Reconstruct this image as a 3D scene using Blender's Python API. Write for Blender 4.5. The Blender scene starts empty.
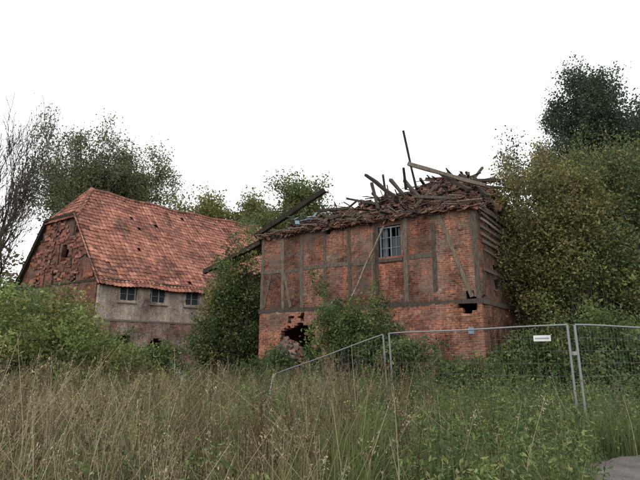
import bpy, math, numpy as np, random
from mathutils import Vector
R=np.random.RandomState(7)
# ---------------------------------------------------------------- materials
def newmat(name):
    m=bpy.data.materials.new(name); m.use_nodes=True
    nt=m.node_tree; return m,nt,nt.nodes['Principled BSDF']
def N(nt,t,**k):
    n=nt.nodes.new(t)
    for a,b in k.items(): setattr(n,a,b)
    return n
def noise(nt,scale,detail=4,vec=None,rough=.6):
    n=N(nt,'ShaderNodeTexNoise'); n.inputs['Scale'].default_value=scale
    n.inputs['Detail'].default_value=detail; n.inputs['Roughness'].default_value=rough
    if vec is not None: nt.links.new(vec,n.inputs['Vector'])
    return n
def ramp(nt,inp,stops):
    r=N(nt,'ShaderNodeValToRGB'); e=r.color_ramp.elements
    e[0].position=stops[0][0]; e[0].color=(*stops[0][1],1)
    e[1].position=stops[-1][0]; e[1].color=(*stops[-1][1],1)
    for p,c in stops[1:-1]:
        x=e.new(p); x.color=(*c,1)
    nt.links.new(inp,r.inputs['Fac']); return r
def mix(nt,fac,a,b,mode='MIX'):
    m=N(nt,'ShaderNodeMix',data_type='RGBA',blend_type=mode)
    for s,v in ((0,fac),(6,a),(7,b)):
        if hasattr(v,'is_linked') : nt.links.new(v,m.inputs[s])
        elif isinstance(v,(int,float)): m.inputs[s].default_value=v
        else: m.inputs[s].default_value=(*v,1)
    return m.outputs[2]
def bump(nt,bs,h,strength=.5,dist=.02):
    b=N(nt,'ShaderNodeBump'); b.inputs['Strength'].default_value=strength; b.inputs['Distance'].default_value=dist
    nt.links.new(h,b.inputs['Height']); nt.links.new(b.outputs[0],bs.inputs['Normal'])
def brickmat(name,c1,c2,mortar,wash=None,washamt=.5,dark=.8,grey=(.15,.125,.105),greyamt=.65):
    m,nt,bs=newmat(name)
    tc=N(nt,'ShaderNodeTexCoord'); uv=tc.outputs['UV']
    nd=noise(nt,1.7,3,uv)
    sub=N(nt,'ShaderNodeVectorMath',operation='MULTIPLY_ADD')
    nt.links.new(nd.outputs['Color'],sub.inputs[0]); sub.inputs[1].default_value=(.05,.11,0); nt.links.new(uv,sub.inputs[2])
    b=N(nt,'ShaderNodeTexBrick'); nt.links.new(sub.outputs[0],b.inputs['Vector'])
    b.inputs['Scale'].default_value=1; b.inputs['Brick Width'].default_value=.25; b.inputs['Row Height'].default_value=.078
    b.inputs['Mortar Size'].default_value=.011; b.inputs['Mortar Smooth'].default_value=.4; b.inputs['Bias'].default_value=-.05
    b.inputs['Color1'].default_value=(*c1,1); b.inputs['Color2'].default_value=(*c2,1); b.inputs['Mortar'].default_value=(*mortar,1)
    n1=noise(nt,.9,8,uv,.68); r1=ramp(nt,n1.outputs['Fac'],[(.38,(.28,.27,.27)),(.5,(.85,.85,.85)),(.64,(1.4,1.3,1.2))])
    c=mix(nt,dark,b.outputs['Color'],r1.outputs['Color'],'MULTIPLY')
    mp=N(nt,'ShaderNodeMapping'); mp.inputs['Scale'].default_value=(2.2,.35,1); nt.links.new(uv,mp.inputs[0])
    nv=noise(nt,1.6,6,mp.outputs[0],.65); rv=ramp(nt,nv.outputs['Fac'],[(.4,(.5,.47,.46)),(.58,(1,1,1))])
    c=mix(nt,.7,c,rv.outputs['Color'],'MULTIPLY')
    n2=noise(nt,11,5,uv,.7); r2=ramp(nt,n2.outputs['Fac'],[(.38,(.45,.45,.45)),(.6,(1.3,1.25,1.25))])
    c=mix(nt,.85,c,r2.outputs['Color'],'MULTIPLY')
    n3=noise(nt,.8,8,uv,.7)
    if wash:
        lo=.5-washamt*.3
        r3=ramp(nt,n3.outputs['Fac'],[(lo,(0,0,0)),(lo+.13,(1,1,1))])
        w=mix(nt,.75,wash,r2.outputs['Color'],'MULTIPLY'); w=mix(nt,.75,w,rv.outputs['Color'],'MULTIPLY'); w=mix(nt,.7,w,r1.outputs['Color'],'MULTIPLY')
        w=mix(nt,.25,w,b.outputs['Color'])
        c=mix(nt,r3.outputs['Color'],c,w)
    else:
        r3=ramp(nt,n3.outputs['Fac'],[(.47,(0,0,0)),(.60,(1,1,1))])
        m3=N(nt,'ShaderNodeMath',operation='MULTIPLY'); nt.links.new(r3.outputs['Color'],m3.inputs[0]); m3.inputs[1].default_value=greyamt
        c=mix(nt,m3.outputs[0],c,grey)
        n4=noise(nt,1.9,7,uv,.75); r4=ramp(nt,n4.outputs['Fac'],[(.55,(0,0,0)),(.68,(.5,.5,.5))])
        c=mix(nt,r4.outputs['Color'],c,(.40,.30,.25))
    at=N(nt,'ShaderNodeAttribute',attribute_name='Col'); c=mix(nt,1.,c,at.outputs['Color'],'MULTIPLY')
    nt.links.new(c,bs.inputs['Base Color']); bs.inputs['Roughness'].default_value=.93; bs.inputs['Specular IOR Level'].default_value=.12
    h=mix(nt,.5,b.outputs['Color'],n2.outputs['Color'])
    bump(nt,bs,h,.4,.02)
    return m
def woodmat(name,a,b):
    m,nt,bs=newmat(name); tc=N(nt,'ShaderNodeTexCoord')
    mp=N(nt,'ShaderNodeMapping'); mp.inputs['Scale'].default_value=(9,9,2.2); nt.links.new(tc.outputs['Object'],mp.inputs[0])
    n=noise(nt,2.2,6,mp.outputs[0],.7); r=ramp(nt,n.outputs['Fac'],[(.3,a),(.7,b)])
    at=N(nt,'ShaderNodeAttribute',attribute_name='Col')
    c=mix(nt,1.0,r.outputs['Color'],at.outputs['Color'],'MULTIPLY')
    nt.links.new(c,bs.inputs['Base Color']); bs.inputs['Roughness'].default_value=.9; bs.inputs['Specular IOR Level'].default_value=.15
    bump(nt,bs,n.outputs['Fac'],.25,.012); return m
def attrmat(name,rough=.85,trans=0,nscale=0,namt=.5,spec=.2,metal=0,lo=(.4,.4,.4),hi=(1.2,1.2,1.2)):
    m,nt,bs=newmat(name); at=N(nt,'ShaderNodeAttribute',attribute_name='Col'); c=at.outputs['Color']
    if nscale:
        tc=N(nt,'ShaderNodeTexCoord'); n=noise(nt,nscale,7,tc.outputs['Object'],.68)
        r=ramp(nt,n.outputs['Fac'],[(.38,lo),(.6,hi)]); c=mix(nt,namt,c,r.outputs['Color'],'MULTIPLY')
    nt.links.new(c,bs.inputs['Base Color']); bs.inputs['Roughness'].default_value=rough
    bs.inputs['Specular IOR Level'].default_value=spec; bs.inputs['Metallic'].default_value=metal
    if trans:
        t=N(nt,'ShaderNodeBsdfTranslucent'); nt.links.new(c,t.inputs['Color'])
        ms=N(nt,'ShaderNodeMixShader'); ms.inputs[0].default_value=trans
        nt.links.new(bs.outputs[0],ms.inputs[1]); nt.links.new(t.outputs[0],ms.inputs[2])
        nt.links.new(ms.outputs[0],nt.nodes['Material Output'].inputs['Surface'])
    return m
M_up=brickmat('brick_infill',(.36,.125,.076),(.17,.066,.05),(.29,.225,.18))
M_lo=brickmat('brick_base',(.41,.148,.085),(.22,.082,.057),(.33,.26,.205),greyamt=.5)
M_gab=brickmat('brick_gable',(.31,.11,.07),(.16,.06,.045),(.18,.14,.11),greyamt=.55)
M_wash=brickmat('brick_limewash',(.30,.17,.13),(.23,.14,.11),(.34,.3,.26),wash=(.55,.495,.425),washamt=.55)
M_wash2=brickmat('brick_limewash_base',(.32,.16,.12),(.22,.12,.095),(.34,.30,.26),wash=(.45,.38,.33),washamt=.15)
M_wood=woodmat('weathered_timber',(.055,.045,.037),(.21,.18,.148))
M_dark=woodmat('dark_timber',(.02,.016,.013),(.08,.065,.052))
M_leaf=attrmat('leaves',.55,.40,spec=.3)
M_grass=attrmat('grass_blades',.7,.3)
M_bark=attrmat('bark',.95,0,6,.6)
M_tile=attrmat('clay_tile',.9,0,5,.6)
M_roof=attrmat('clay_tile_roof',.9,0,.8,.75,lo=(.38,.42,.43),hi=(1.15,1.15,1.15))
M_plain=attrmat('painted',.6,0,3,.25)
M_metal=attrmat('galvanised_steel',.45,0,0,0,.5,.6)
M_void=attrmat('dark_interior',1)
m,nt,bs=newmat('window_glass'); bs.inputs['Base Color'].default_value=(.04,.05,.06,1); bs.inputs['Roughness'].default_value=.25; bs.inputs['Specular IOR Level'].default_value=.3; M_glass=m
# ---------------------------------------------------------------- mesh helpers
def build(name,V,F,col=None,uv=None,mats=(),mi=None,parent=None,smooth=False):
    V=np.asarray(V,np.float32).reshape(-1,3); F=np.asarray(F,np.int32).reshape(-1,4)
    me=bpy.data.meshes.new(name); me.vertices.add(len(V)); me.vertices.foreach_set('co',V.ravel())
    me.loops.add(F.size); me.loops.foreach_set('vertex_index',F.ravel())
    me.polygons.add(len(F)); me.polygons.foreach_set('loop_start',np.arange(0,F.size,4,dtype=np.int32))
    me.polygons.foreach_set('loop_total',np.full(len(F),4,np.int32))
    for x in mats: me.materials.append(x)
    if mi is not None: me.polygons.foreach_set('material_index',np.asarray(mi,np.int32))
    me.update(calc_edges=True)
    me.polygons.foreach_set('use_smooth',np.full(len(F),bool(smooth)))
    if col is None: col=np.ones((len(V),3))
    col=np.asarray(col,np.float32)
    if col.ndim==1: col=np.tile(col,(len(V),1))
    a=me.color_attributes.new('Col','FLOAT_COLOR','POINT')
    a.data.foreach_set('color',np.hstack([col,np.ones((len(V),1))]).astype(np.float32).ravel())
    if uv is not None:
        l=me.uv_layers.new(name='UVMap'); l.data.foreach_set('uv',np.asarray(uv,np.float32)[F.ravel()].ravel())
    ob=bpy.data.objects.new(name,me); bpy.context.scene.collection.objects.link(ob)
    if parent: ob.parent=parent
    return ob
def empty(name):
    e=bpy.data.objects.new(name,None); bpy.context.scene.collection.objects.link(e); return e
class Acc:
    def __init__(s): s.V=[];s.F=[];s.C=[];s.M=[];s.n=0
    def add(s,V,F,C,mi=0):
        V=np.asarray(V,float).reshape(-1,3);F=np.asarray(F,int).reshape(-1,4)
        C=np.asarray(C,float)
        if C.ndim==1: C=np.tile(C,(len(V),1))
        s.V.append(V);s.F.append(F+s.n);s.C.append(C);s.M.append(np.full(len(F),mi));s.n+=len(V)
    def make(s,name,mats,parent=None,smooth=False):
        return build(name,np.vstack(s.V),np.vstack(s.F),np.vstack(s.C),None,mats,np.concatenate(s.M),parent,smooth)
BF=[(0,1,2,3),(7,6,5,4),(0,4,5,1),(1,5,6,2),(2,6,7,3),(3,7,4,0)]
def nrm(v): 
    v=np.asarray(v,float); return v/(np.linalg.norm(v,axis=-1,keepdims=True)+1e-9)
def beam(acc,p0,p1,w,h,c=(1,1,1),upv=(0,0,1),mi=0,wob=0):
    p0=np.array(p0,float);p1=np.array(p1,float);d=nrm(p1-p0);u=np.array(upv,float)
    if abs(np.dot(d,u))>.95: u=np.array((.3,1,0.))
    a=nrm(np.cross(d,u));b=np.cross(a,d)
    nseg=max(1,int(np.linalg.norm(p1-p0)/.8)) if wob else 1
    pts=[p0+(p1-p0)*i/nseg+(R.randn(3)*wob if 0<i<nseg else 0) for i in range(nseg+1)]
    V=[];
    for i,p in enumerate(pts):
        k=1+ (R.randn()*.07 if wob else 0)
        for sa,sb in((-1,-1),(1,-1),(1,1),(-1,1)): V.append(p+a*sa*w/2*k+b*sb*h/2*k)
    F=[(3,2,1,0)]
    for i in range(nseg):
        o=4*i
        for j in range(4): F.append((o+j,o+(j+1)%4,o+4+(j+1)%4,o+4+j))
    o=4*nseg;F.append((o,o+1,o+2,o+3))
    acc.add(V,F,c,mi)
def tubes(acc,P0,P1,R0,R1,c,sides=5,mi=0):
    P0=np.asarray(P0,float).reshape(-1,3);P1=np.asarray(P1,float).reshape(-1,3);n=len(P0)
    if n==0: return
    R0=np.broadcast_to(R0,(n,));R1=np.broadcast_to(R1,(n,))
    d=nrm(P1-P0);u=np.where(np.abs(d[:,2:3])>.9,np.array([[1,0,0.]]),np.array([[0,0,1.]]))
    a=nrm(np.cross(d,u));b=np.cross(a,d)
    t=np.arange(sides)*2*np.pi/sides
    ring=a[:,None]*np.cos(t)[None,:,None]+b[:,None]*np.sin(t)[None,:,None]
    V=np.concatenate([P0[:,None]+ring*R0[:,None,None],P1[:,None]+ring*R1[:,None,None]],1)
    j=np.arange(sides);k=(j+1)%sides
    F=np.stack([j,k,k+sides,j+sides],1)[None]+(np.arange(n)*2*sides)[:,None,None]
    C=np.asarray(c,float)
    if C.ndim==2: C=np.repeat(C,2*sides,0)
    acc.add(V,F,C,mi)
def leaves(acc,c,size,col,up=.6,aspect=.55,mi=0,hang=0):
    n=len(c);nn=nrm(R.randn(n,3)+np.array([0,0,up]));t=R.randn(n,3);t[:,2]-=hang
    t=nrm(t-nn*(t*nn).sum(1,keepdims=True));b=np.cross(nn,t)
    s=(size*(.6+.8*R.rand(n)))[:,None]
    V=np.stack([c-t*s*.5,c+b*s*aspect*.5-nn*s*.08,c+t*s*.5,c-b*s*aspect*.5-nn*s*.08],1)
    F=np.arange(4*n).reshape(n,4); acc.add(V,F,np.repeat(col,4,0),mi)
def pal(cols,k,jit=.18):
    cols=np.array(cols);i=R.randint(0,len(cols),k);j=R.randint(0,len(cols),k);f=R.rand(k,1)
    return (cols[i]*f+cols[j]*(1-f))*(1+jit*R.randn(k,1)).clip(.4,1.7)
# ---------------------------------------------------------------- trees
def tree(name,base,H,rad,levels=4,trunk=.25,cols=None,lpt=8,lsize=.2,spread=.6,bark=(.09,.075,.06),first=.25,stems=1,gauss=.35,upb=.25,seed=1,kids=3,drop=0.,sub=1.45,mn=.012):
    rs=np.random.RandomState(seed);segs=[];tips=[]
    def grow(p,d,L,r,lv):
        n=5 if lv==0 else 4 if lv<3 else 3
        pts=[p];dd=d.copy()
        for i in range(n):
            dd=nrm(dd+rs.randn(3)*(.08 if lv==0 else .2)+np.array([0,0,upb*.25]))
            q=pts[-1]+dd*L/n
            ra=r*(1-.75*i/n);rb=r*(1-.75*(i+1)/n)
            segs.append((pts[-1],q,ra,rb,lv));pts.append(q)
            if lv==levels and i>=1 or (lv==levels-1 and i==n-1): tips.append(q)
            if lv<levels and (i+1)/n>(first if lv==0 else .2):
                for k in range(kids if lv==0 else int(sub)+(rs.rand()<sub-int(sub))):
                    ax=nrm(np.cross(dd,rs.randn(3)))
                    nd=nrm(dd*(1-spread*.6)+ax*spread*(.8+.5*rs.rand())+np.array([0,0,upb]))
                    grow(q,nd,L*(.42+.25*rs.rand())*(1.15-.55*(i/n) if lv==0 else 1),rb*.6,lv+1)
    for s in range(stems):
        d=nrm(np.array([0,0,1.])+(rs.randn(3)*np.array([.35,.35,0]) if stems>1 else rs.randn(3)*.05))
        grow(np.zeros(3)+(rs.randn(3)*np.array([.03,.03,0]) if stems>1 else 0),d,1.0*(.8+.2*rs.rand()),trunk/H,0)
    P=np.array([s[0] for s in segs]);Q=np.array([s[1] for s in segs]);r0=np.array([s[2] for s in segs]);r1=np.array([s[3] for s in segs]);lv=np.array([s[4] for s in segs])
    mz=Q[:,2].max();mr=np.percentile(np.hypot(Q[:,0],Q[:,1]),98)
    S=np.array([rad/mr,rad/mr,(H-gauss)/mz]);b=np.array(base,float)
    acc=Acc();bc=np.array(bark)*(1+.15*R.randn(len(P),1))
    for k,sd in ((lv<=2,6),(lv>2,3)):
        tubes(acc,(P*S+b)[k],(Q*S+b)[k],np.maximum(r0*H,mn)[k],np.maximum(r1*H,mn*.7)[k],bc[k],sd,0)
    if cols is not None and lpt>0:
        T=np.array(tips)*S+b
        if drop:
            ph=rs.rand(6)*6; k=np.sin(T[:,0]*.9+ph[0])+np.sin(T[:,1]*.8+ph[1])+np.sin(T[:,2]*.9+ph[2])+rs.randn(len(T))*.6
            T=T[k>np.percentile(k,drop*100)]
        cc=pal(cols,len(T),.2)
        k=rs.poisson(lpt,len(T));idx=np.repeat(np.arange(len(T)),k)
        c=T[idx]+R.randn(len(idx),3).clip(-1.7,1.7)*gauss*np.array([1,1,.75])
        leaves(acc,c,lsize,cc[idx]*(1+.2*R.randn(len(idx),1)).clip(.4,1.6),mi=1)
    return acc.make(name,[M_bark,M_leaf])
def shrub(name,base,rx,ry,h,nc,lpc,lsize,cols,g=.35,low=.05,bark=(.08,.065,.05),power=.6,extra=None,shape=None):
    acc=Acc();b=np.array(base,float)
    th=R.rand(nc)*2*np.pi;z=low+R.rand(nc)**.9*(1-low);rr=np.sqrt(1-((z-.35).clip(0,1)/.68)**2+1e-6)*(R.rand(nc)**power)
    rr=np.nan_to_num(rr,nan=.1)
    T=np.stack([b[0]+rx*rr*np.cos(th),b[1]+ry*rr*np.sin(th),b[2]+h*z*(.74+.34*R.rand(nc))-g*.5],1)
    if shape is not None: T[:,2]=b[2]+(T[:,2]-b[2])*shape(T[:,0])
    if extra is not None: T=np.vstack([T,np.array(extra)])
    root=b+np.c_[R.randn(len(T),2)*.15*rx,np.zeros(len(T))]
    mid=(T*.55+root*.45)+R.randn(len(T),3)*.12; mid[:,2]=root[:,2]+(T[:,2]-root[:,2])*.6
    tubes(acc,root,mid,.03,.018,np.array(bark),4,0);tubes(acc,mid,T,.018,.006,np.array(bark),4,0)
    E=T+nrm(T-mid+np.array([0,0,.2]))*g*1.7; tubes(acc,T,E,.007,.003,np.array(bark)*1.2,3,0)
    cc=pal(cols,len(T),.25);idx=np.repeat(np.arange(len(T)),R.poisson(lpc,len(T)))
    f=R.rand(len(idx),1)**1.3
    c=T[idx]+(E-T)[idx]*f+R.randn(len(idx),3).clip(-2,2)*g*(1-.7*f)
    c[:,2]=np.maximum(c[:,2],.03)
    leaves(acc,c,lsize,cc[idx]*(1+.22*R.randn(len(idx),1)).clip(.4,1.6),mi=1)
    return acc.make(name,[M_bark,M_leaf])
# ---------------------------------------------------------------- walls
def wall(name,p0,p1,z0,ztop,out,mat,parent,hole=None,thick=.3,cs=.26,cz=.17,off=0.,jit=.0,tonef=None):
    p0=np.array(p0,float);p1=np.array(p1,float);L=np.linalg.norm(p1-p0);d=(p1-p0)/L;out=np.array(out,float)
    ns=int(round(L/cs));zt=ztop if callable(ztop) else (lambda s:ztop)
    zm=max(zt(s) for s in np.linspace(0,L,50));nz=int(round((zm-z0)/cz))
    V=[];UV=[];C=[]
    for i in range(ns+1):
        s=L*i/ns;T=zt(s)
        for j in range(nz+1):
            z=min(z0+(zm-z0)*j/nz,T+j*1e-4); w=off+R.randn()*jit
            ss=s+ (R.randn()*.02 if hole and 0<i<ns else 0); zz=z+(R.randn()*.012 if hole and 0<j<nz and z<T else 0)
            V.append((p0[0]+d[0]*ss+out[0]*w,p0[1]+d[1]*ss+out[1]*w,zz));UV.append((ss,zz))
            C.append(tonef(s,z) if tonef else (1,1,1))
    F=[]
    for i in range(ns):
        for j in range(nz):
            s=L*(i+.5)/ns;z=z0+(zm-z0)*(j+.5)/nz
            if z-cz*.6>zt(s): continue
            if hole and hole(s,z): continue
            a=i*(nz+1)+j;F.append((a,a+nz+1,a+nz+2,a+1))
    nx,ny=d[1],-d[0]
    if nx*out[0]+ny*out[1]<0: F=[f[::-1] for f in F]
    ob=build(name,V,F,C,UV,[mat],None,parent)
    so=ob.modifiers.new('thickness','SOLIDIFY');so.thickness=thick;so.offset=-1
    return ob
# =============================================================== BRICK BARN
barn=empty('ruined_brick_barn')
C0=np.array([5.5,17.,0]);d1=np.array([-.843,.538,0]);L1=9.66;C1=C0+d1*L1
d2=np.array([.573,.819,0]);L2=10.5;C2=C0+d2*L2;C3=C1+d2*L2
o1=np.array([-.538,-.843,0]);o2=np.array([.819,-.573,0])
ZS,ZR,ZT=3.3,5.05,6.72
def rag(s,z,k=1.): return k*.12*(math.sin(s*9.1+z*3.3)+math.sin(z*11.7+s*2.1))
def hole_up(s,z):
    if 2.82<s<3.8 and 5.12<z<6.36: return True
    if ((s-.42)/.28)**2+((z-3.42)/.22)**2<1+rag(s,z,3): return True
    if z>6.3 and 5.2<s<6.2 and rag(s,z)>.05: return True
    return False
def hole_lo(s,z):
    if ((s-7.6)/1.0)**2+((z-1.25)/1.65)**2<1+rag(s,z,2): return True
    if ((s-.45)/.36)**2+((z-3.15)/.26)**2<1+rag(s,z,3): return True
    return False
ss=[.09,1.595,2.72,3.9,5.09,6.28,7.44,8.45,9.57]
rp=np.random.RandomState(4);PT=[[(lambda k,g:(k,k*g,k*g*.97))(.62+.62*rp.rand(),.93+.2*rp.rand()) for _ in range(10)] for _ in range(2)]
def ptone(s,z):
    i=int(np.clip(np.searchsorted(ss,s),0,9));t=PT[int(z>ZR)][i];bandk=1-.25*math.exp(-((z-ZS-.1)/.25)**2)-.2*math.exp(-((z-ZT)/.25)**2)  # infill tone drops in bands just above the sill and at the top plate
    return tuple(v*bandk for v in t)
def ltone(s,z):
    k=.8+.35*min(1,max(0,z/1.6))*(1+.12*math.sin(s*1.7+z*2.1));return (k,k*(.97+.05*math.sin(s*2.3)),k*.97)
wall('front_wall_upper',C0[:2],C1[:2],ZS,ZT,o1[:2],M_up,barn,hole_up,jit=.01,tonef=ptone)
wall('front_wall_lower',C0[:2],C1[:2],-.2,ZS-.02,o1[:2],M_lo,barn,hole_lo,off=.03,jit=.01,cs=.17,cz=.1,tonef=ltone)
def sideh(s,z):
    if 1.2<s<2.1 and 3.5<z<4.8 and rag(s,z)>-.1: return True
    return z>6.2 and rag(s*1.3,z,1)>.08
wall('side_wall',(C0+d2*.31)[:2],C2[:2],-.2,ZT-.05,o2[:2],M_up,barn,sideh,jit=.01)
wall('rear_wall',C3[:2],C2[:2],-.2,ZT-.3,-o1[:2],M_up,barn,None)
wall('left_end_wall',(C1+d2*.31)[:2],C3[:2],-.2,ZT-.1,-o2[:2],M_up,barn,None)
T=Acc()
def fp(s,z,w=.0): 
    p=C0+d1*s+o1*w; return np.array([p[0],p[1],z])
tone=lambda:np.array([1,.98,.96])*(.55+.65*R.rand())
for s in ss:
    beam(T,fp(s+R.randn()*.02,ZS+.09,-.06),fp(s+R.randn()*.03,ZT-.1,-.06),.16,.16,tone(),o1,wob=.004)
for a,b in zip(ss[:-1],ss[1:]):
    z=ZR+R.randn()*.03
    if a==.09: continue
    beam(T,fp(a+.085,z,-.06),fp(b-.085,z+R.randn()*.03,-.06),.14,.15,tone(),wob=.004)
beam(T,fp(-.03,ZS,-.055),fp(4.7,ZS+.02,-.055),.2,.16,tone()*.8,wob=.006)
beam(T,fp(4.7,ZS+.02,-.057),fp(L1+.05,ZS+.03,-.057),.2,.16,tone()*.8,wob=.006)
beam(T,fp(-.1,ZT,-.04),fp(5.2,ZT+.0,-.04),.2,.2,tone()*.8,wob=.012)
beam(T,fp(5.2,ZT,-.042),fp(L1+.15,ZT-.05,-.042),.2,.19,tone()*.7,wob=.016)
beam(T,fp(1.38,ZT-.15,-.01),fp(.32,ZS+.15,-.01),.14,.09,(1.2,1.15,1.05),o1,wob=.006)
beam(T,fp(9.1,ZR-.1,-.01),fp(9.45,ZS+.15,-.01),.13,.09,tone(),o1,wob=.006)
beam(T,fp(8.35,ZR-.1,-.01),fp(8.0,ZS+.15,-.01),.12,.09,tone(),o1)
beam(T,fp(3.8,5.02,-.03),fp(2.82,5.02,-.03),.2,.13,tone())
def sp(s,z,w=0):
    p=C0+d2*s+o2*w; return np.array([p[0],p[1],z])
for s in (1.2,2.4,3.6,4.9,6.2,7.6,9.,10.3):
    beam(T,sp(s,ZS+.1,-.05),sp(s+R.randn()*.04,ZT-.1,-.05),.16,.16,tone(),o2,wob=.006)
beam(T,sp(.06,ZS,-.05),sp(L2,ZS,-.05),.2,.19,tone(),wob=.01)
beam(T,sp(.02,ZT,-.03),sp(L2,ZT-.1,-.03),.2,.2,tone()*.8,wob=.02)
beam(T,sp(.2,ZS+.2,.01),sp(1.1,ZT-.2,.01),.14,.1,tone(),o2)
T.make('timber_frame',[M_wood],barn)
B=Acc()
for k,z in enumerate((6.45,6.2,5.95,5.68,5.42,5.1,4.8,4.45)):
    if k in(6,): continue
    a=.15+R.rand()*.3;b=4.5+R.rand()*4 if k<5 else 2.6+R.rand()*1.5
    beam(B,sp(a,z+R.randn()*.02,.08),sp(b,z-.05+R.randn()*.05,.085),.03,.09+.03*R.rand(),tone()*(1.8 if k%2 else .9),wob=.006)
beam(B,fp(3.45,6.3,.28),fp(4.95,3.35,.5),.05,.09,(1.9,1.8,1.65),o1,wob=.01)
beam(B,fp(4.02,6.2,.10),fp(3.98,3.5,.30),.04,.06,(1.3,1.25,1.2),o1)
B.make('loose_boards',[M_wood],barn)
W=Acc();gr=(.19,.215,.24)
zs0,zs1,sa,sb=5.12,6.36,2.84,3.78
for s in (sa+.03,sb-.03,(sa+sb)/2): beam(W,fp(s,zs0,-.08),fp(s,zs1,-.08),.05,.06,gr,o1)
for z in (zs0+.03,zs1-.03): beam(W,fp(sa,z,-.082),fp(sb,z,-.082),.062,.05,gr)
for z in (5.52,5.93): beam(W,fp(sa+.05,z,-.085),fp(sb-.05,z,-.085),.03,.022,gr)
for s in (sa+.26,sb-.26): beam(W,fp(s,zs0,-.086),fp(s,zs1,-.086),.018,.025,gr,o1)
ct=(.13,.155,.185)
for a,b in ((sa+.03,sa+.22),(sb-.3,sb-.05)):
    xs=np.linspace(a,b,8)
    for i in range(7):
        v=[fp(xs[i],zs0+.1,-.17-.02*(i%2)),fp(xs[i+1],zs0+.1,-.17-.02*((i+1)%2)),fp(xs[i+1],zs1,-.17-.02*((i+1)%2)),fp(xs[i],zs1,-.17-.02*(i%2))]
        W.add(v,[(0,1,2,3)],ct)
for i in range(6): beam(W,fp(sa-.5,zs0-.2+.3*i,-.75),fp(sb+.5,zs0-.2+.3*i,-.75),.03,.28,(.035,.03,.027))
W.make('window_frame',[M_plain],barn)
G=Acc()
for a,b,c,e in ((sa+.05,3.28,5.15,5.5),(sa+.05,3.28,5.54,5.91)):
    G.add([fp(a,c,-.1),fp(b,c,-.1),fp(b,e,-.1),fp(a,e,-.1)],[(0,1,2,3)],(1,1,1))
G.make('window_glass',[M_glass],barn)
def Hh(s,q):
    ks=np.array([-1,0,1,2,3.5,5,6.5,8,9,9.8]);kh=np.array([.8,1.4,1.95,2.1,1.85,1.6,1.5,1.15,.8,.3])
    h=np.interp(s,ks,kh)
    kq=np.array([-.3,0,.6,1.5,3,5,7,9,10.5]);vq=np.array([-.05,.0,.28,.62,1.,1.,.7,.35,.05])
    b=np.interp(q,kq,vq)
    return 6.72+h*b+.16*np.sin(s*2.3+q*1.1)*np.minimum(1,np.maximum(q,0))+.1*np.sin(s*5.1-q*3.7)*np.minimum(1,np.maximum(q,0))
ns,nq=60,50;V=[]
for i in range(ns+1):
    for j in range(nq+1):
        s=-.05+(L1+.1)*i/ns;q=.05+10.3*j/nq
        e=1-max(0,1-s/.6)**2*.6
        p=C0+d1*s+d2*q;V.append((p[0],p[1],6.6+(Hh(s,q)-6.6)*e-.22+.07*R.randn()))
F=[(i*(nq+1)+j,(i+1)*(nq+1)+j,(i+1)*(nq+1)+j+1,i*(nq+1)+j+1) for i in range(ns) for j in range(nq)]
build('fallen_roof_mass',V,F,np.array([.06,.045,.038])*(1+.5*R.rand(len(V),1)),None,[M_tile],None,barn)
D=Acc()
n=7000;s=R.rand(n)*(L1+.2)-.1;q=R.rand(n)**1.4*9.5-.15;keep=R.rand(n)<.5+.5*np.sin(s*1.7+q*.9)**2;s=s[keep];q=q[keep];n=len(s)
c=C0+d1*s[:,None]+d2*q[:,None];e=1-np.maximum(0,1-s/.6).clip(0,1)**2*.6;c[:,2]=6.6+(Hh(s,q)-6.6)*e-.08+.12*R.rand(n)
nn=nrm(R.randn(n,3)*.55+np.array([0,0,1])+o1*.3);t=R.randn(n,3);t=nrm(t-nn*(t*nn).sum(1,keepdims=True));bb=np.cross(nn,t)
a=t*(.1+.1*R.rand(n,1));b2=bb*(.07+.06*R.rand(n,1));k=nn*.012
V=np.stack([c-a-b2-k,c+a-b2-k,c+a+b2-k,c-a+b2-k,c-a-b2+k,c+a-b2+k,c+a+b2+k,c-a+b2+k],1)
F=(np.array(BF)[None]+(np.arange(n)*8)[:,None,None])
tc=pal([(.22,.10,.075),(.15,.08,.06),(.27,.14,.105),(.08,.06,.05),(.13,.105,.09)],n,.3)
D.add(V,F,np.repeat(tc,8,0)); D.make('broken_tiles',[M_tile],barn)
Pk=Acc()
for i in range(360):
    s=R.rand()*(L1-.4)+.4;q=R.rand()**1.5*7-.1;L=.3+R.rand()**1.5*1.9;ang=R.choice([R.randn()*.35,1.5+R.randn()*.4])
    dd=d1*math.cos(ang)+d2*math.sin(ang);dd=nrm(dd+np.array([0,0,R.randn()*.2]))
    p=C0+d1*s+d2*q;p[2]=Hh(s,q)+.0+.16*R.rand();p0=p-dd*L/2;p1=p+dd*L/2
    w=R.choice([.03,.05,.11])
    beam(Pk,p0,p1,w,.025+.02*R.rand(),np.array([1,.95,.9])*(.3+1.3*R.rand()),nrm(R.randn(3)*.4+np.array([0,0,1])))
Pk.make('roof_battens',[M_wood],barn)
Rf=Acc()
def W3(s,q,z): 
    p=C0+d1*s+d2*q; return (p[0],p[1],z)
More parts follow.
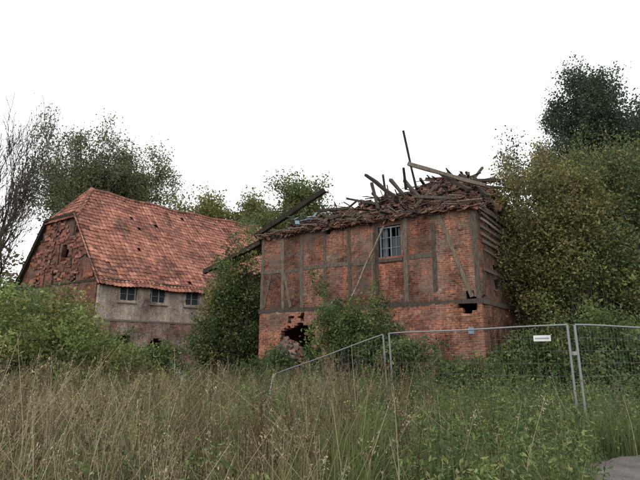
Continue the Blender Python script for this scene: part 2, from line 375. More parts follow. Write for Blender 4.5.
big=[((2.55,.9,8.0),(3.15,1.2,10.75),.09,.22),
 ((2.95,.8,8.0),(2.75,.2,8.7),.1,.4),
 ((2.9,1.0,9.15),(-.1,1.1,7.7),.17,1.3),
 ((5.2,1.6,9.3),(3.2,.4,7.6),.15,.3),
 ((4.7,1.2,8.7),(3.8,.0,7.1),.12,.4),
 ((4.2,2.0,9.0),(2.9,.7,7.6),.13,.5),
 ((3.5,1.9,8.8),(2.1,.3,7.3),.12,.6),
 ((2.0,2.0,8.9),(.3,.4,7.4),.14,.4),
 ((1.2,2.2,8.7),(-.2,.9,7.2),.12,.4),
 ((3.0,3.0,9.1),(-.1,3.2,8.5),.13,.45),
 ((2.0,4.0,9.0),(-.3,4.4,8.4),.12,.6),
 ((6.4,2.0,8.5),(4.4,1.0,7.7),.11,.6),
 ((7.6,1.2,7.9),(5.6,.7,7.6),.12,.5),
 ((2.3,.1,7.4),(.6,-.1,7.0),.12,.8),
 ((6.0,.2,7.2),(4.6,.0,7.0),.12,.7),
 ((1.6,.6,7.9),(2.2,-.2,6.9),.1,.8),
 ((9.95,-.15,6.75),(6.8,.8,8.65),.22,.28),
 ((9.6,.3,6.9),(8.9,3.2,8.0),.14,.4)]
for a,b,w,tn in big: beam(Rf,W3(*a),W3(*b),w,w*.85,np.array([1,.95,.9])*tn,wob=.012)
for i in range(26):
    s=.8+R.rand()*7.7;q=.8+R.rand()*4;z=float(Hh(s,q));L=1.0+R.rand()*1.6;a=R.randn()*.5
    dd=nrm(d2*-.8+d1*a+np.array([0,0,-.25+.3*R.randn()]))
    p=np.array(W3(s,q,z+.15));beam(Rf,p-dd*L*.5,p+dd*L*.5,.09,.1,np.array([1,.95,.9])*(.3+.8*R.rand()),wob=.01)
Rf.make('broken_rafters',[M_wood],barn)
Rb=Acc()
for i in range(14):
    p=np.array(W3(7.7+R.randn()*.4,.3+R.rand()*.5,7.25+R.rand()*.35));dd=nrm(R.randn(3)*np.array([1,1,.3]))
    beam(Rb,p,p+dd*(.2+.3*R.rand()),.18*R.rand()+.08,.015,[(.42,.46,.48),(.16,.27,.29),(.33,.38,.42)][R.randint(3)])
Rb.make('torn_roofing_sheets',[M_plain],barn)
Lt=Acc()
LA=np.array([-2.7,22.4,6.5]);LB=np.array([-5.9,25.2,5.55])
beam(Lt,LA,LB,.18,.18,(1,1,1),wob=.02)
for i in range(9):
    f=i/8;p=LA*(1-f)+LB*f; beam(Lt,p+np.array([0,0,.05]),p+np.array([1.6,2.4,.9-.2*R.rand()]),.1,.1,(.8,.8,.8))
for i in range(12):
    f=i/11;o=np.array([1.6,2.4,.9])*f+np.array([0,0,.13]); beam(Lt,LA+o,LB+o,.16,.03,np.array([1,1,1])*(.5+R.rand()),wob=.02)
for p in ((-5.1,25.2),(-3.6,23.9)): beam(Lt,(*p,0),(p[0],p[1],5.7),.16,.16,(1,1,1))
for i in range(18):
    f=i/18;a=np.array([-1.0,25.2,0])*(1-f)+np.array([-4.6,28.0,0])*f
    beam(Lt,a,a+np.array([0,0,5.6+.4*R.rand()]),.24,.03,np.array([1,1,1])*(.4+.5*R.rand()),(.6,.8,0))
Lt.make('collapsed_lean_to',[M_dark],barn)
Ru=Acc()
n=620
cx,cy=fp(7.8,0,.5)[:2]
x=R.randn(n)*.75;y=R.randn(n)*.7;z=(1.9*np.exp(-(x**2+y**2)/1.3))*(.75+.3*R.rand(n))+.05
c=np.stack([cx+x,cy+y,z],1)
nn=nrm(R.randn(n,3));t=R.randn(n,3);t=nrm(t-nn*(t*nn).sum(1,keepdims=True));bb=np.cross(nn,t)
a=t*(.08+.14*R.rand(n,1));b2=bb*(.06+.07*R.rand(n,1));k=nn*(.04+.03*R.rand(n,1))
V=np.stack([c-a-b2-k,c+a-b2-k,c+a+b2-k,c-a+b2-k,c-a*.8-b2*.8+k,c+a*.8-b2*.8+k,c+a*.8+b2*.8+k,c-a*.8+b2*.8+k],1)
F=(np.array(BF)[None]+(np.arange(n)*8)[:,None,None])
Ru.add(V,F,np.repeat(pal([(.20,.14,.115),(.22,.10,.075),(.12,.10,.09),(.25,.22,.19),(.17,.09,.07)],n,.25),8,0))
g=24;xs=np.linspace(-2,2,g);V=[(cx+X,cy+Y,1.75*math.exp(-(X*X+Y*Y)/1.3)-.08) for X in xs for Y in xs]
F=[(i*g+j,(i+1)*g+j,(i+1)*g+j+1,i*g+j+1) for i in range(g-1) for j in range(g-1)]
Ru.add(V,F,(.1,.07,.055)); Ru.make('brick_rubble_pile',[M_tile])
Np=Acc();beam(Np,fp(.42,2.2,.045),fp(.42,2.42,.045),.2,.02,(.22,.29,.36),o1);Np.make('notice_plate',[M_plain],barn)
# =============================================================== FARMHOUSE
fh=empty('brick_farmhouse')
A=np.array([-12.,27.1,5.6]);gd=np.array([-.83,.56,0]);fd=np.array([.69,.724,0]);GW=9.0;FL=15.5;RH=6.2;HS=1.5;HT=.65
Bq=A+gd*GW;Mid=A+gd*GW/2
outg=-fd[:2];outf=np.array([.724,-.69])
gtop=lambda s:5.55+RH*min(1-abs(s-GW/2)/(GW/2),HT)
def hg(s,z):
    if 3.3<s<4.0 and 6.9<z<7.9: return True
    if z>5.6 and math.sin(s*2.9+1)*math.sin(z*2.3+.6)>.72: return True
    return False
wall('gable_wall',(A+gd*.31)[:2],Bq[:2],-.2,gtop,outg,M_gab,fh,hg,jit=.012)
FW=[(1.15,.95,4.42,5.2),(3.1,.95,4.42,5.2),(5.3,1.0,4.42,5.2),(8.4,.95,4.4,5.2),(11.2,.95,4.4,5.2)]
wall('eaves_wall',A[:2],(A+fd*FL)[:2],3.3,5.62,outf,M_wash,fh,lambda s,z:any(a-.02<s<a+w+.02 and l<z<h for a,w,l,h in FW),cs=.2,cz=.13)
wall('eaves_wall_base',A[:2],(A+fd*FL)[:2],-.2,3.28,outf,M_wash2,fh,lambda s,z:(3.0<s<4.1 and .1<z<1.9+.5*math.sin((s-3.)*2.85)) or (6.6<s<7.7 and .1<z<2.2) or (1.0<s<1.9 and 1.6<z<2.5),cs=.2,cz=.13,off=.02)
wall('rear_eaves_wall',Bq[:2],(Bq+fd*FL)[:2],-.2,5.6,-outf,M_gab,fh)
wall('far_gable_wall',(A+fd*FL)[:2],(Bq+fd*FL)[:2],-.2,lambda s:5.55+RH*(1-abs(s-GW/2)/(GW/2)),-outg,M_gab,fh)
Wf=Acc();Gf=Acc()
of=np.array([*outf,0])
def wp(s,z,w=0): 
    p=A+fd*s+of*w;return np.array([p[0],p[1],z])
for a,w,l,h in FW:
    l-=.05;h+=.05
    for s in (a,a+w/2,a+w): beam(Wf,wp(s,l,-.1),wp(s,h,-.1),.06,.08,(.3,.28,.25),of)
    for z in (l,h,(l+h)/2): beam(Wf,wp(a-.04,z,-.104),wp(a+w+.04,z,-.104),.07,.06 if z!=(l+h)/2 else .025,(.3,.28,.25))
    beam(Wf,wp(a-.1,l-.07,.03),wp(a+w+.1,l-.07,.03),.14,.05,(.22,.18,.15))
    Gf.add([wp(a,l,-.13),wp(a+w,l,-.13),wp(a+w,h,-.13),wp(a,h,-.13)],[(0,1,2,3)],(1,1,1))
beam(Wf,wp(0,5.5,.05),wp(FL,5.5,.05),.14,.16,(.07,.05,.04))
beam(Wf,wp(0,3.32,.0),wp(FL,3.28,.0),.1,.1,(.2,.16,.13))
Wf.make('window_frames',[M_plain],fh);Gf.make('window_panes',[M_glass],fh)
Gt=Acc();og=np.array([*outg,0])
def gp(s,z,w=.02):
    p=A+gd*s+og*w;return np.array([p[0],p[1],z])
for z in (5.5,8.4): 
    k=max(0,(z-5.55)/RH*GW/2);beam(Gt,gp(k+.05,z,-.02),gp(GW-k-.05,z,-.02),.12,.12,(1,1,1)*1,wob=.01)
for s in (3.1,4.5,5.9): beam(Gt,gp(s,5.6,-.03),gp(s,gtop(s)-.15,-.03),.11,.11,tone(),og,wob=.01)
for sg in (0,1):
    f=lambda t:(A+gd*(GW/2*t if not sg else GW-GW/2*t)+np.array([0,0,RH*t+.02])+og*.22)
    beam(Gt,f(-.07),f(HT+.01),.05,.2,(.8,.8,.8))
beam(Gt,A+gd*GW/2*HT+np.array([0,0,RH*HT])+og*.24,A+gd*(GW-GW/2*HT)+np.array([0,0,RH*HT])+og*.24,.06,.14,(.8,.8,.8))
Gt.make('gable_timbers',[M_dark],fh)
Gb=Acc()
for i in range(620):
    s=.6+R.rand()*7.8;z=5.7+R.rand()*max(.1,(gtop(s)-5.9));w=.035+.03*R.rand();L=.15+R.rand()*.35
    if z>gtop(s)-.15 or math.sin(s*1.9+z*1.3)+math.sin(z*2.9-s)<-.35: continue
    beam(Gb,gp(s,z,w),gp(s+L,z+R.randn()*.03,w),.02,.10+.08*R.rand(),pal([(.34,.12,.08),(.18,.08,.06),(.28,.14,.11),(.1,.06,.05)],1)[0])
Gb.make('hung_gable_tiles',[M_tile],fh)
def tiles(name,O,a,Bv,sa0,sa1,t0,t1,keep,sag,miss=.004):
    La=.235;Lb=np.linalg.norm(Bv);nrow=int(Lb*(t1-t0)/.30);acc=Acc();b=Bv/Lb
    nrmv=nrm(np.cross(a,b))
    if nrmv[2]<0:nrmv=-nrmv
    S=[];Tt=[];
    for r in range(nrow):
        for k in range(int((sa1-sa0)/La)):
            s=sa0+k*La;t=t0+(t1-t0)*r/nrow
            if keep(s+La/2,t+.01): S.append(s);Tt.append(t)
    S=np.array(S);Tt=np.array(Tt);m=R.rand(len(S))>miss;S=S[m];Tt=Tt[m];n=len(S)
    prof=np.array([0,.045,.05,.012,0.]);px=np.array([0,.06,.12,.18,La+.004])
    sgz=sag(S,Tt)
    base=O+a*S[:,None]+Bv*Tt[:,None];base[:,2]-=sgz
    base=base+nrmv*(.008*R.randn(n,1));tw=R.randn(n)*.014
    V=np.zeros((n,10,3))
    for i in range(5):
        V[:,i]=base+a*px[i]+nrmv*(prof[i]+.045)+b*(tw*(i-2)*.4)[:,None]
        V[:,i+5]=base+a*px[i]+nrmv*(prof[i]+.0)+b*.345+b*(tw*(i-2)*.4)[:,None]
    V=V.reshape(-1,3)
    F=np.array([(i,i+1,i+6,i+5) for i in range(4)])[None]+(np.arange(n)*10)[:,None,None]
    cc=pal([(.43,.185,.125),(.37,.155,.11),(.46,.22,.16),(.31,.13,.10)],n,.11)
    stain=(np.sin(S*1.3+Tt*9)+np.sin(S*.57-Tt*14+2)+np.sin(S*3.1)+R.randn(n)*.8)
    cc=np.where((stain>2.1)[:,None],cc*np.array([.6,.7,.75]),cc)
    cc=np.where((R.rand(n)<.02)[:,None],cc*.45,cc)
    cc=np.where(((Tt<.16)&(R.rand(n)<.4))[:,None],cc*.7,cc)
    acc.add(V,F,np.repeat(cc,10,0));return acc.make(name,[M_roof],fh)
sag=lambda s,t:.22*np.sin(np.pi*np.clip(s/FL,0,1))*np.clip(t+.2,0,1)+.05*np.sin(s*1.9)
Bf=gd*GW/2+np.array([0,0,RH])
kp=lambda s,t:(s>-.3) and (t<HT or s>HS*(t-HT)/(1-HT)-.02)
tiles('front_roof_slope',A,fd,Bf,-.3,FL+.3,-.07,1.0,kp,sag,.006)
Bb=-gd*GW/2+np.array([0,0,RH])
tiles('rear_roof_slope',Bq,fd,Bb,-.3,FL+.3,-.07,1.0,kp,sag)
P=A+gd*GW/2*HT+np.array([0,0,RH*HT]);Q=A+gd*(GW-GW/2*HT)+np.array([0,0,RH*HT]);wd=np.linalg.norm(Q-P)
R0=Mid+fd*HS+np.array([0,0,RH]);Bh=R0-(P+Q)/2
tiles('half_hip',P,gd,Bh,-.2,wd+.2,-.12,1.0,lambda s,t:abs(s-wd/2)<(wd/2)*(1-t)+.1,lambda s,t:0*s)
Sh=Acc();dn=np.array([0,0,-.07])
for O,Bv in ((A,Bf),(Bq,Bb)):
    n1=16
    for lo,hi,off0,off1 in ((-.06,HT,-.2,-.2),(HT,.995,0.03,HS+.03)):
        for i in range(n1):
            sA0=off0+(FL-off0)*i/n1;sA1=off0+(FL-off0)*(i+1)/n1;sB0=off1+(FL-off1)*i/n1;sB1=off1+(FL-off1)*(i+1)/n1
            v=[]
            for s_,t_ in ((sA0,lo),(sA1,lo),(sB1,hi),(sB0,hi)):
                p=O+fd*s_+Bv*t_+dn;p[2]-=float(sag(np.array(s_),np.array(t_)));v.append(p)
            Sh.add(v,[(0,1,2,3)],(.03,.022,.018))
Sh.add([P+dn,Q+dn,R0+dn-gd*-.01,R0+dn+gd*.01],[(0,1,2,3)],(.03,.022,.018))
Sh.make('roof_sheathing',[M_void],fh)
Rd=Acc()
k=int((FL-HS)/.36)
for i in range(k):
    s0=HS+i*.36;p=Mid+fd*s0+np.array([0,0,RH+.03]);q=Mid+fd*(s0+.40)+np.array([0,0,RH+.05])
    p[2]-=float(sag(np.array(s0),np.array(1.)));q[2]-=float(sag(np.array(s0+.4),np.array(1.)))
    tubes(Rd,p,q,.14,.12,pal([(.30,.13,.09),(.2,.1,.07)],1)[0],8)
for X in (P,Q):
    for i in range(7):
        p=X+(R0-X)*i/7+np.array([0,0,.03]);q=X+(R0-X)*(i+1.1)/7+np.array([0,0,.05]);tubes(Rd,p,q,.13,.11,pal([(.30,.13,.09),(.2,.1,.07)],1)[0],8)
Rd.make('ridge_tiles',[M_tile],fh)
# =============================================================== GROUND / LANE
def gz(x,y): return .04*np.sin(x*.7)+.03*np.sin(y*.9+x*.3)
m,nt,bs=newmat('ground_soil');tc=N(nt,'ShaderNodeTexCoord');n=noise(nt,1.4,8,tc.outputs['Object']);r=ramp(nt,n.outputs['Fac'],[(.3,(.03,.035,.014)),(.5,(.07,.08,.03)),(.7,(.13,.11,.055))])
nt.links.new(r.outputs[0],bs.inputs['Base Color']);bs.inputs['Roughness'].default_value=1;bump(nt,bs,n.outputs['Fac'],.8,.05);Mg=m
xs=np.concatenate([np.linspace(-400,-42,10),np.linspace(-40,40,81),np.linspace(42,400,10)]);ys=np.concatenate([np.linspace(-60,-12,5),np.linspace(-10,70,81),np.linspace(75,600,12)])
V=np.array([(x,y,float(gz(x,y)) if abs(x)<39 and -9<y<69 else 0) for x in xs for y in ys]);ny=len(ys)
F=[(i*ny+j,(i+1)*ny+j,(i+1)*ny+j+1,i*ny+j+1) for i in range(len(xs)-1) for j in range(ny-1)]
build('ground',V,F,None,None,[Mg],smooth=True)
m,nt,bs=newmat('gravel_asphalt');tc=N(nt,'ShaderNodeTexCoord');n=noise(nt,60,4,tc.outputs['Object']);n2=noise(nt,1.5,5,tc.outputs['Object'])
r=ramp(nt,n.outputs['Fac'],[(.35,(.08,.072,.07)),(.65,(.26,.235,.22))]);r2=ramp(nt,n2.outputs['Fac'],[(.35,(.55,.55,.55)),(.65,(1.1,1.05,1))])
nt.links.new(mix(nt,1.,r.outputs[0],r2.outputs[0],'MULTIPLY'),bs.inputs['Base Color']);bs.inputs['Roughness'].default_value=.95;bump(nt,bs,n.outputs['Fac'],.6,.02)
le=[(.8,-6),(1.3,0),(2.0,4),(3.0,6.2),(3.8,7.6),(5.2,8.5),(8.5,10.2),(14,12),(30,16)];re=[(6,-6),(6.5,0),(7.5,3),(8.5,4.5),(10,5.5),(12,6.3),(15,7.3),(19,8.8),(33,12)]
V=[];F=[]
li=[];ri=[]
for k in range(len(le)-1):
    for f in np.linspace(0,1,6)[:-1]:
        li.append(np.array(le[k])*(1-f)+np.array(le[k+1])*f);ri.append(np.array(re[k])*(1-f)+np.array(re[k+1])*f)
for a,b in zip(li,ri):
    a=a+R.randn(2)*.05
    for f in np.linspace(0,1,9): 
        p=a*(1-f)+b*f;V.append((p[0],p[1],float(gz(p[0],p[1]))+.03))
F=[(i*9+j,(i+1)*9+j,(i+1)*9+j+1,i*9+j+1) for i in range(len(li)-1) for j in range(8)]
build('gravel_lane',V,F,None,None,[m],smooth=True)
lep=np.array(le)
def left_edge_x(y): return np.interp(y,lep[:,1],lep[:,0])
def onlane(x,y): return (x>left_edge_x(y)+.0+.12*np.sin(y*7)+.08*np.sin(y*17+x*5))
# =============================================================== FENCE
def panel(acc,a0,a1,b0,b1):
    a0,a1,b0,b1=[np.array(v,float) for v in (a0,a1,b0,b1)]
    P=lambda u,v:(a0*(1-v)+a1*v)*(1-u)+(b0*(1-v)+b1*v)*u
    g=(.28,.29,.30);gw=(.16,.165,.17)
    for p,q in ((a0,a1),(b0,b1)): tubes(acc,p,q,.021,.021,g,8)
    for v in (.06,1.):
        pts=[P(u,v)+np.array([0,0,.006*math.sin(u*9)*(0<u<1)]) for u in np.linspace(0,1,9)];tubes(acc,pts[:-1],pts[1:],.015,.015,g,8)
    us=np.linspace(0,1,36)[1:-1];tubes(acc,[P(u,.06) for u in us],[P(u,1) for u in us],.0018,.0018,gw,4)
    for v in np.linspace(.06,1,10)[1:-1]: tubes(acc,[P(u,v) for u in np.linspace(0,1,9)[:-1]],[P(u,v) for u in np.linspace(0,1,9)[1:]],.0021,.0021,gw,4)
def block(acc,x,y,ang):
    d=np.array([math.cos(ang),math.sin(ang),0]);n=np.array([-d[1],d[0],0]);p=np.array([x,y,float(gz(x,y))])
    prof=[(-.12,0),(-.12,.09),(-.08,.14),(.08,.14),(.12,.09),(.12,0)]
    V=[p+d*e*(.36-(.03 if j in(2,3) else 0))+n*a+np.array([0,0,h-.02]) for e in(-1,1) for j,(a,h) in enumerate(prof)]
    F=[(j,j+1,j+7,j+6) for j in range(5)]+[(0,1,4,5),(1,2,3,4),(11,10,7,6),(10,9,8,7)]
    acc.add(V,F,(.28,.27,.25),1)
def fence(a0,a1,b0,b1,blocks=True):
    acc=Acc();panel(acc,a0,a1,b0,b1)
    d=np.array(b0,float)-np.array(a0,float);ang=math.atan2(d[1],d[0])+math.pi/2
    if blocks: block(acc,a0[0],a0[1],ang)
    return acc.make('mobile_fence_panel',[M_metal,M_plain])
fence((4.12,8.40,.04),(4.10,8.40,2.04),(1.60,11.25,0),(1.52,11.2,2.0))
fence((4.22,8.34,.04),(4.19,8.34,2.04),(7.25,10.15,.05),(7.25,10.15,2.05),False)
fence((1.50,11.33,0),(1.40,11.3,1.98),(-1.3,12.2,-.1),(-1.22,13.5,1.02))
Sg=Acc();p=np.array([4.12,8.40,1.83])+nrm(np.array([1.60-4.12,11.25-8.40,0]))*.3;q=p+nrm(np.array([-2.52,2.85,0]))*.30
oo=nrm(np.array([-2.85,-2.52,0]))*.03
beam(Sg,p+oo,q+oo,.004,.1,(.8,.8,.8));beam(Sg,p+oo*1.15+nrm(q-p)*.03,p+oo*1.15+nrm(q-p)*.27,.004,.02,(.3,.32,.38));Sg.make('fence_sign',[M_plain])
Cl=Acc();tubes(Cl,[(4.16,8.37,1.55),(4.16,8.37,.5)],[(4.16,8.37,1.61),(4.16,8.37,.56)],.055,.055,(.3,.3,.3),8);Cl.make('fence_clamp',[M_metal])
# =============================================================== VEGETATION
K=1.5
sc_=lambda L:[tuple(K*v for v in c) for c in L]
yel=sc_([(.19,.165,.05),(.13,.13,.045),(.09,.11,.038)]);olive=sc_([(.135,.13,.048),(.095,.105,.04),(.165,.152,.058)]);grn=sc_([(.06,.10,.036),(.08,.12,.040),(.046,.075,.029)])
dk=sc_([(.040,.060,.036),(.055,.077,.042),(.030,.044,.027)]);lite=sc_([(.112,.150,.044),(.145,.165,.053),(.08,.112,.038)])
tree('bare_tree',(-23.3,35,0),21.3,4.2,levels=4,trunk=.42,cols=sc_([(.10,.07,.04)]),lpt=.4,lsize=.15,seed=3,first=.2,kids=3,upb=.35,sub=1.5,bark=(.085,.07,.06),mn=.02)
tree('deciduous_tree',(-22.6,45,0),24.9,5.2,trunk=.4,cols=sc_([(.09,.105,.052),(.075,.09,.048),(.13,.135,.062)]),lpt=9,lsize=.23,seed=11,gauss=.45,drop=.22,first=.35,mn=.02)
tree('deciduous_tree',(-16.4,46,0),24.9,5.4,trunk=.4,cols=sc_([(.11,.12,.058),(.085,.10,.052),(.14,.138,.068)]),lpt=9,lsize=.23,seed=29,gauss=.45,drop=.25,first=.35,mn=.02)
tree('deciduous_tree',(-11.2,50,0),19.5,5.0,trunk=.35,cols=yel,lpt=12,lsize=.26,seed=5,gauss=.5)
tree('deciduous_tree',(-6.3,52,0),19.4,4.5,trunk=.35,cols=olive+yel,lpt=11,lsize=.26,seed=41,gauss=.5)
tree('deciduous_tree',(-2.3,47,0),18.6,4.8,trunk=.35,cols=olive+grn,lpt=12,lsize=.26,seed=9,gauss=.5)
tree('deciduous_tree',(15.3,28.6,0),19.6,3.6,trunk=.35,cols=dk,lpt=24,lsize=.16,seed=14,gauss=.32,upb=.4,drop=.08,sub=1.5)
tree('deciduous_tree',(20.3,28.6,0),17.3,3.2,trunk=.35,cols=dk,lpt=22,lsize=.16,seed=17,gauss=.34,upb=.3)
tree('deciduous_tree',(9.9,19.2,0),10.6,3.0,trunk=.16,cols=olive+[(.25,.21,.09)],lpt=9,lsize=.12,seed=33,gauss=.27,stems=3,first=.1,kids=2,upb=.12,sub=1.35)
tree('deciduous_tree',(11.6,19.9,0),11.4,3.2,trunk=.16,cols=olive+grn,lpt=7,lsize=.12,seed=21,gauss=.27,stems=3,first=.1,kids=2,upb=.12,sub=1.35)
tree('deciduous_tree',(14.6,21.2,0),11.0,3.6,trunk=.16,cols=olive+grn,lpt=8,lsize=.13,seed=37,gauss=.3,stems=3,first=.1,kids=2,upb=.12,sub=1.35)
shrub('shrub',(9.5,17.7,0),2.0,1.3,6.8,160,95,.11,olive+lite,.36)
shrub('shrub',(12.6,18.4,0),2.5,1.9,7.6,140,95,.115,olive+grn,.42)
shrub('shrub',(-8.3,15.2,0),3.5,2.2,3.15,260,130,.105,lite+sc_([(.18,.17,.06)]),.30,shape=lambda x:1-.34*np.clip((x+7.9)/2.0,0,1))
shrub('shrub',(-5.4,17.6,0),1.3,1.0,1.6,65,100,.105,lite+grn,.25)
shrub('shrub',(-12.0,18.5,0),3.0,2.2,3.5,130,100,.13,lite+grn,.4)
shrub('shrub',(-7.8,20.5,0),1.5,1.0,1.6,60,100,.12,lite+grn,.26)
shrub('shrub',(1.2,17.7,0),1.9,1.1,3.3,150,105,.105,grn+lite,.25,extra=[(.1,18.6,3.8),(-.1,18.6,4.2),(.2,18.5,3.4),(1.9,18.0,3.6),(2.2,18.0,3.2)])
shrub('shrub',(3.0,16.9,0),1.3,.8,2.2,60,100,.10,grn+lite,.22)
shrub('hop_vine_thicket',(-4.1,23.6,0),1.7,1.0,5.6,200,125,.13,grn+olive,.34,extra=[(-4.9,24.4,5.2),(-5.0,24.6,4.6),(-5.0,24.5,3.6),(-4.0,24.0,6.0),(-3.4,23.4,6.3),(-4.6,24.6,6.1),(-4.4,25.4,7.0),(-3.6,25.4,7.3),(-3.9,24.9,7.6),(-3.2,24.6,7.6),(-3.1,22.6,5.6),(-3.0,22.4,5.0)])
shrub('shrub',(-1.9,19.8,0),1.1,.9,1.5,45,90,.11,grn,.25)
shrub('shrub',(6.9,16.8,0),1.6,1.0,2.1,85,90,.11,grn+lite,.25)
shrub('shrub',(8.7,15.4,0),1.9,1.3,2.7,125,100,.11,grn+lite,.28)
shrub('shrub',(12.2,14.5,0),2.0,1.4,2.8,100,90,.12,grn+olive,.33)
shrub('shrub',(4.0,15.0,0),1.6,.9,1.4,65,90,.10,grn+lite,.22)
acc=Acc()
for (x0,x1,y0,y1,h,cl,nn_) in ((-60,-26,44,60,13,sc_([(.09,.07,.035),(.07,.075,.035),(.11,.09,.04)]),170),(-26,6,56,68,11,grn+olive,180),(6,50,42,62,10,dk+grn,170)):
    X=x0+(x1-x0)*R.rand(nn_);Y=y0+(y1-y0)*R.rand(nn_);Z=h*R.rand(nn_)**.8*(.8+.2*np.sin(X*.5));cc=pal(cl,nn_)
    idx=np.repeat(np.arange(nn_),130);c=np.stack([X,Y,Z],1)[idx]+R.randn(len(idx),3)*1.3;c[:,2]=np.abs(c[:,2])
    leaves(acc,c,.45,cc[idx]*(1+.2*R.randn(len(idx),1)).clip(.4,1.6))
    tubes(acc,np.stack([X,Y,0*X],1),np.stack([X,Y,Z],1),.15,.05,(.05,.04,.03),4)
acc.make('distant_woodland',[M_leaf])
def blades(acc,x,y,h,w,cb,ct,lean=.35):
    n=len(x);th=R.rand(n)*6.283;ld=np.stack([np.cos(th),np.sin(th),0*th],1);la=(np.abs(R.randn(n))*lean*h)[:,None]
    ph=R.rand(n)*6.283;wd=np.stack([np.cos(ph),np.sin(ph),0*ph],1)
    root=np.stack([x,y,gz(x,y)],1);V=[];C=[]
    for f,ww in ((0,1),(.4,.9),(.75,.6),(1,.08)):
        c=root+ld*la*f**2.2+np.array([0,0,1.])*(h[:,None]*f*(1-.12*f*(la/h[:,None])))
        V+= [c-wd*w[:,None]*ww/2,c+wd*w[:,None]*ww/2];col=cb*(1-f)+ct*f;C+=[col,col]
    V=np.stack(V,1);C=np.stack(C,1).reshape(-1,3)
    F=np.array([(0,1,3,2),(2,3,5,4),(4,5,7,6)])[None]+(np.arange(n)*8)[:,None,None]
    acc.add(V,F,C)
def area(n,ymin=3.6,ymax=18.5):
    y=ymin+(ymax-ymin)*R.rand(n)**1.15;x=(R.rand(n)*2-1)*(y*.72+1.5)
    k=~onlane(x,y)&~((x-C0[0])*o1[0]+(y-C0[1])*o1[1]<.1);return x[k],y[k]
def patch(x,y): return .5+.25*np.sin(x*1.3+y*.8)+.2*np.sin(x*.5-y*1.1+1)+.15*np.sin(x*2.7-y*1.9)
def dry(x,y):
    v=.66*patch(x,y)+.06-.42*(x/np.maximum(y,3)+.03)/.25*.42;v=v+R.randn(len(x))*.28
    return np.clip(v,0,1)*np.where(x>.07*y,.6,1)
hmod=lambda x,y:(.84+.2*np.sin(x*.9+1.3*y)+.18*np.sin(2.1*x-y))*np.where(x>.1*y,.74,1.04)
acc=Acc()
x,y=area(80000);dr=dry(x,y)[:,None];hh=(.4+.6*R.rand(len(x)))*hmod(x,y)*(1-.3*((x>2.6)&(y<7)))
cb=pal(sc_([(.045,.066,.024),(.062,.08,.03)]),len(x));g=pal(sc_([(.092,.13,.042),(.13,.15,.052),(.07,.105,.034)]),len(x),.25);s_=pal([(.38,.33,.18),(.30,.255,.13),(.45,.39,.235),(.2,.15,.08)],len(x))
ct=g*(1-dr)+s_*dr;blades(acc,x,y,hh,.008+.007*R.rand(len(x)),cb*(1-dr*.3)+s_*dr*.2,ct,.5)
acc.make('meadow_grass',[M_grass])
acc=Acc();x,y=area(9500);dr=dry(x,y);k=R.rand(len(x))<(dr*.8+.12)*np.where(x>.1*y,.5,1);x=x[k];y=y[k];n=len(x)
h=(.8+.5*R.rand(n)+(.4*(R.rand(n)<.15)))*np.where(x>.1*y,.8,1.)*(.93+.15*np.sin(x*1.7))
root=np.stack([x,y,gz(x,y)],1);l=R.randn(n,3)*np.array([.17,.17,0]);m1=root+np.array([0,0,.55])*h[:,None]+l*.5*h[:,None];tp=root+np.array([0,0,1.])*h[:,None]+l*1.6*h[:,None]
sc=pal([(.45,.385,.23),(.34,.275,.16),(.53,.46,.31),(.19,.14,.08)],n)
tubes(acc,root,m1,.0036,.0032,sc,3);tubes(acc,m1,tp,.0032,.0015,sc,3)
k=R.rand(n)<.6;idx=np.repeat(np.where(k)[0],14);f=R.rand(len(idx),1);c=tp[idx]-(tp-m1)[idx]*f*.38+R.randn(len(idx),3)*.014*(1+f*1.2)
leaves(acc,c,.026,sc[idx]*.95,0,.35,hang=-1.5)
acc.make('dry_grass_stalks',[M_grass])
acc=Acc();x,y=area(620,4.5,13);k=(x<.22*y);x=x[k];y=y[k];n=len(x);h=.9+.6*R.rand(n);root=np.stack([x,y,gz(x,y)],1);tp=root+np.stack([R.randn(n)*.14,R.randn(n)*.14,h],1)
sc=pal([(.12,.08,.045),(.18,.13,.075),(.23,.185,.11)],n);tubes(acc,root,tp,.005,.0025,sc,4)
idx=np.repeat(np.arange(n),6);f=.45+.5*R.rand(len(idx),1);b0=root[idx]*(1-f)+tp[idx]*f;b1=b0+np.c_[R.randn(len(idx),2)*.08,.1+.14*R.rand(len(idx))];tubes(acc,b0,b1,.0025,.0012,sc[idx],3)
i2=np.repeat(np.arange(len(idx)),13);f=R.rand(len(i2),1);leaves(acc,b0[i2]*(1-f)+b1[i2]*f+R.randn(len(i2),3)*.012,.024,sc[idx][i2]*(1+.2*R.randn(len(i2),1)),0,.6)
acc.make('dried_mugwort',[M_grass])
acc=Acc();x,y=area(9500,4.0,18.3);k=R.rand(len(x))<np.where(x>.06*y,.85,.36+.45*(patch(x,y)<.5)+.2*(y>11));x=x[k];y=y[k];n=len(x)
h=(.35+.58*R.rand(n))*(1+.3*np.sin(x*1.9+y))*np.where(y<7.5,.9,1.12);root=np.stack([x,y,gz(x,y)],1);tp=root+np.stack([R.randn(n)*.08,R.randn(n)*.08,h],1)
sc=pal(grn+lite+sc_([(.065,.11,.035),(.12,.12,.055)]),n,.28);tubes(acc,root,tp,.004,.002,sc*.8,3)
idx=np.repeat(np.arange(n),22);f=R.rand(len(idx),1)**.7;c=root[idx]*(1-f)+tp[idx]*f+R.randn(len(idx),3)*np.array([.07,.07,.02])*(1.25-.7*f)
leaves(acc,c,.06,sc[idx]*(1+.2*R.randn(len(idx),1)).clip(.5,1.5)*(.75+.4*f),1.2,.42);acc.make('nettle_patch',[M_leaf])
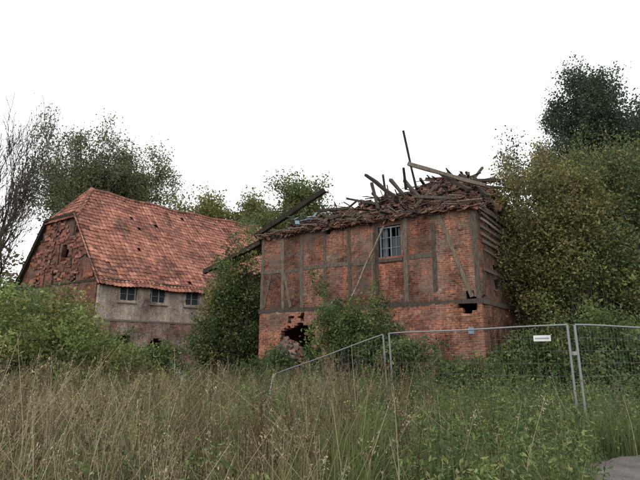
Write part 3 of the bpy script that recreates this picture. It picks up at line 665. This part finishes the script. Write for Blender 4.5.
acc=Acc();n=20000;x=(R.rand(n)*2-1)*24;y=14+R.rand(n)*22;blades(acc,x,y,.3+.5*R.rand(n),.03+.02*R.rand(n),pal([(.07,.09,.032)],n),pal([(.15,.19,.06),(.28,.25,.12)],n),.4);acc.make('rough_grass',[M_grass])
xs=np.linspace(-1.1,1.1,26);V=[(-6.6+X,21.8+Y*.6,max(.05,1.35*math.exp(-(X*X*.6+Y*Y)/.9))+.05*math.sin(X*4+Y*3)+.03*math.sin(Y*7)) for X in xs for Y in xs]
F=[(i*26+j,(i+1)*26+j,(i+1)*26+j+1,i*26+j+1) for i in range(25) for j in range(25)]
build('crumpled_tarpaulin',V,F,(.30,.31,.32),None,[M_plain],smooth=True)
# =============================================================== LIGHT / CAMERA
w=bpy.data.worlds.new('World');bpy.context.scene.world=w;w.use_nodes=True;nt=w.node_tree;bg=nt.nodes['Background']
sk=N(nt,'ShaderNodeTexSky',sky_type='NISHITA');sk.sun_disc=False;sk.sun_elevation=math.radians(38);sk.sun_rotation=math.radians(205)
hs=N(nt,'ShaderNodeHueSaturation');hs.inputs['Saturation'].default_value=.15;nt.links.new(sk.outputs[0],hs.inputs['Color'])
c=mix(nt,.82,hs.outputs[0],(15.2,15.4,15.6));nt.links.new(c,bg.inputs['Color']);bg.inputs['Strength'].default_value=.1
sl=bpy.data.lights.new('sun','SUN');sl.energy=.7;sl.angle=math.radians(18);sl.color=(1,.96,.9);so=bpy.data.objects.new('sun',sl);bpy.context.scene.collection.objects.link(so)
el=math.radians(38);az=math.radians(205);dv=Vector((math.sin(az)*math.cos(el),math.cos(az)*math.cos(el),math.sin(el)));so.rotation_euler=dv.to_track_quat('Z','Y').to_euler()
cd=bpy.data.cameras.new('camera');cam=bpy.data.objects.new('camera',cd);bpy.context.scene.collection.objects.link(cam)
cam.location=(0,0,1.6);cam.rotation_euler=(math.radians(90+12.63),0,0);cd.lens=28.125;cd.sensor_width=36;cd.clip_end=2000
bpy.context.scene.camera=cam
bpy.context.scene.view_settings.view_transform='Standard';bpy.context.scene.view_settings.look='None';bpy.context.scene.view_settings.exposure=0
